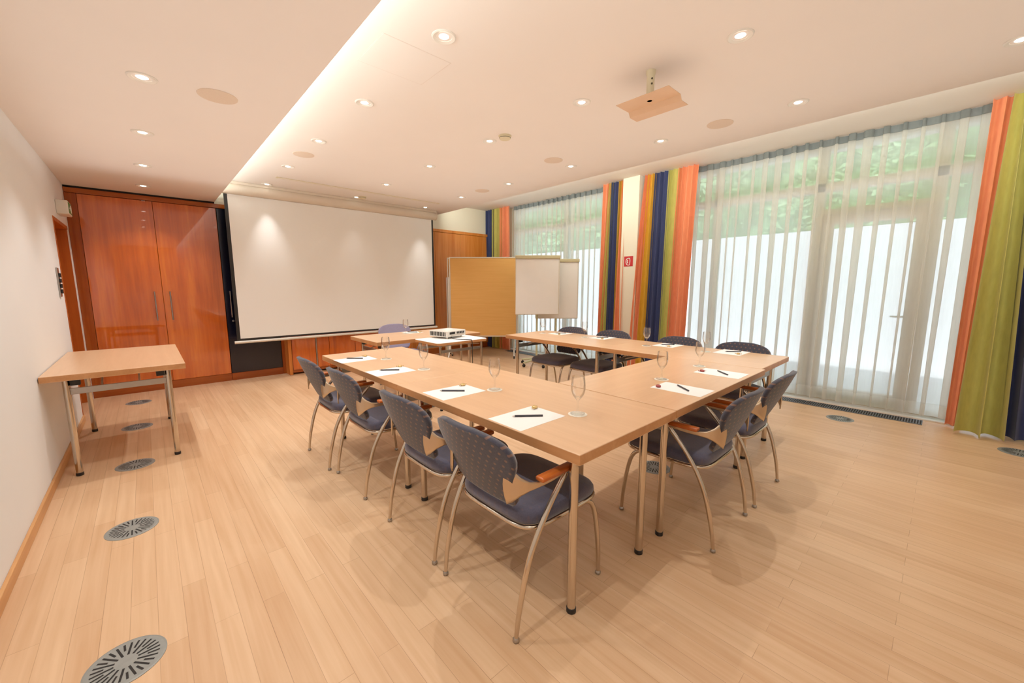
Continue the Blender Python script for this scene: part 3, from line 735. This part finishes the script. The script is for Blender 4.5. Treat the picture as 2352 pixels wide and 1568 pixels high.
D = lambda *a, **k: drape('curtain', *a, **k)
# far corner
D(M['blue'], 6.785, 6.566, 6.79, 6.575, 2.5, lab='navy curtain in the far corner beside the tall cupboard')
D(M['green'], 6.566, 6.317, 6.575, 6.322, 2, lab='green curtain between navy and orange in the far corner', ph=1)
D(M['orange'], 6.317, 6.078, 6.322, 6.06, 2.5, lab='orange curtain beside the sheer of the far window', ph=2)
# before the pillar, far side
G1t = [3.812, 3.70, 3.653, 3.53, 3.473, 3.425]; G1b = [3.83, 3.785, 3.665, 3.535, 3.487, 3.385]
G2t = [3.092, 3.045, 2.939, 2.747, 2.607, 2.357]; G2b = [3.21, 3.11, 2.978, 2.762, 2.655, 2.41]
for k, (m_, l_) in enumerate((('orange', 'narrow orange curtain next to the far sheer'), ('green', 'narrow green curtain on the far side of the pillar'), ('blue', 'narrow navy curtain on the far side of the pillar'), ('yellow', 'narrow yellow curtain on the far side of the pillar'), ('orange', 'orange curtain touching the far side of the pillar'))):
    D(M[m_], G1t[k], G1t[k+1], G1b[k], G1b[k+1], 1, x=5.50, xb=5.48 if k < 4 else 5.405, amp=.025, lab=l_, ph=k)
for k, (m_, l_) in enumerate((('orange', 'narrow orange curtain on the near side of the pillar'), ('yellow', 'yellow curtain on the near side of the pillar'), ('blue', 'navy curtain on the near side of the pillar'), ('green', 'green curtain on the near side of the pillar'), ('orange', 'wide orange curtain at the edge of the large sheer'))):
    D(M[m_], G2t[k], G2t[k+1], G2b[k], G2b[k+1], 1, x=5.50, xb=5.48 if k else 5.40, amp=.03, lab=l_, ph=k*1.3)
# next to the camera
D(M['orange'], -.125, -.235, -.135, -.215, 2, x=5.53, xb=5.57, amp=.03, ampb=.03, lab='orange curtain edging the large sheer at right')
D(M['green'], -.235, -.335, -.19, -.46, 2.2, x=5.50, xb=5.40, amp=.04, ampb=.11, fw=.045, lab='wide olive green curtain sweeping into the room', ph=2.2)
D(M['blue'], -.335, -.62, -.46, -.80, 3, x=5.50, xb=5.45, amp=.04, ampb=.06, lab='navy curtain cut by the right edge of the photo', ph=.6)
# sheers: overlapping folds
def sheer(y0, y1, lab, per=.128, seams=()):
    t = thing('sheer_curtain', lab, 'curtain', (0,0,0), 0, 'white sheer curtains')
    n = int(abs(y1-y0)/per)
    def fn0(za, zb, fold=1.0):
        def fn(u, v):
            q = u*n*2*pi; wob = .25*sin(u*37+1)+.2*sin(u*83)
            z = za+(zb-za)*v; hh = (ZP-z)/ZP; k = (.95+.25*sin(u*21))*(1-.25*hh)
            y = y0+(y1-y0)*u + (1 if y1 > y0 else -1)*per/(2*pi)*2.75*k*sin(q+wob)*fold
            bunch = 0
            for sy in seams: bunch += (sy-y)*.45*math.exp(-((y-sy)/.14)**2)
            return (5.655 + .022*cos(q+wob)*(1+.5*hh)+.008*sin(3*q*.31), y+bunch, z)
        return fn
    MB().grid(fn0(ZP-.075, .17), n*16, 10).build('cloth', M['sheer'], t, 80)
    MB().grid(fn0(.172, .045), n*16, 2).build('hem', M['hem'], t, 80)
    MB().grid(fn0(ZP-.003, ZP-.073), n*16, 2).build('heading_tape', M['tape'], t, 80)
    return t
sheer(2.47, -.16, 'wide white sheer curtain over the large window and glazed door', seams=(1.98,))
sheer(6.10, 3.76, 'white sheer curtain over the far window, behind the flipcharts', per=.12)

# ------------------------------------------------------------------ lights
def lamp(name, typ, loc, e, col, **kw):
    l = bpy.data.lights.new(name, typ); l.energy = e; l.color = col
    for k, v in kw.items(): setattr(l, k, v)
    o = bpy.data.objects.new(name, l); COL.objects.link(o); o.location = loc; return o
WARM = (1.0, .975, .93)
for k, (x, y, z) in enumerate(LIGHTS):
    lamp('downlight_lamp', 'SPOT', (x, y, z-.012), (9 if y > 6.2 and 2 < x < 3 else 43), WARM, spot_size=radians(50 if y > 6.2 and x > 1 else 112 if x < 1 else 96), spot_blend=1.0, shadow_soft_size=.012)
cv = lamp('cove_tube_lamp', 'AREA', (.66, 2.2, ZS+.05), 44, (.94, 1.0, .94), shape='RECTANGLE', size=.06, size_y=9.0)
cv.rotation_euler = (pi, radians(32), 0)
bl = lamp('added_ceiling_fill', 'AREA', (1.85, 1.85, 2.25), 29, (1.0, .97, .90), shape='RECTANGLE', size=4.6, size_y=7.6); bl.rotation_euler = (pi, 0, 0)  # added upward fill to brighten the ceiling; no such fixture hangs here
pk = lamp('pocket_tube_lamp', 'AREA', (4.33, 2.2, 2.79), 58, (.97, 1.0, .86), shape='RECTANGLE', size=.05, size_y=8.6); pk.rotation_euler = (0, radians(-91), 0)
sun = lamp('sun', 'SUN', (0,0,8), 6.2, (.92,.98,1.04), angle=radians(3)); sun.rotation_euler = Vector((.62,.18,-.77)).to_track_quat('-Z','Y').to_euler()
wd = bpy.data.worlds.new('sky'); SC.world = wd; wd.use_nodes = True
nt = wd.node_tree; nt.nodes.clear(); o = nt.nodes.new('ShaderNodeOutputWorld'); b = nt.nodes.new('ShaderNodeBackground')
sk = nt.nodes.new('ShaderNodeTexSky'); sk.sky_type = 'HOSEK_WILKIE'; sk.turbidity = 4; sk.sun_direction = Vector((-.62,-.18,.77)).normalized()
mx = nt.nodes.new('ShaderNodeMix'); mx.data_type = 'RGBA'; mx.inputs[0].default_value = .7; mx.inputs[7].default_value = (.76,.88,1.12,1)
nt.links.new(sk.outputs[0], mx.inputs[6]); nt.links.new(mx.outputs[2], b.inputs[0]); b.inputs[1].default_value = 2.05; nt.links.new(b.outputs[0], o.inputs[0])

# ------------------------------------------------------------------ camera
yaw, pit = .7440, -.1381
F = Vector((sin(yaw)*cos(pit), cos(yaw)*cos(pit), sin(pit))); Rv = Vector((cos(yaw), -sin(yaw), 0)); Uv = Rv.cross(F)
cd = bpy.data.cameras.new('camera'); cam = bpy.data.objects.new('camera', cd); COL.objects.link(cam)
mat = Matrix((Rv, Uv, -F)).transposed().to_4x4(); mat.translation = (0, 0, 1.333); cam.matrix_world = mat
cd.sensor_width = 36; cd.lens = 909.08/2352*36; cd.clip_start = .05; cd.clip_end = 200
SC.camera = cam
SC.view_settings.view_transform = 'Standard'; SC.view_settings.look = 'None'; SC.view_settings.exposure = -.08; SC.view_settings.gamma = 1.1
cy = SC.cycles; cy.use_denoising = True; cy.use_adaptive_sampling = True; cy.adaptive_threshold = .12; cy.max_bounces = 6; cy.diffuse_bounces = 4; cy.glossy_bounces = 3; cy.transparent_max_bounces = 20; cy.sample_clamp_indirect = 6; cy.caustics_reflective = False; cy.caustics_refractive = False
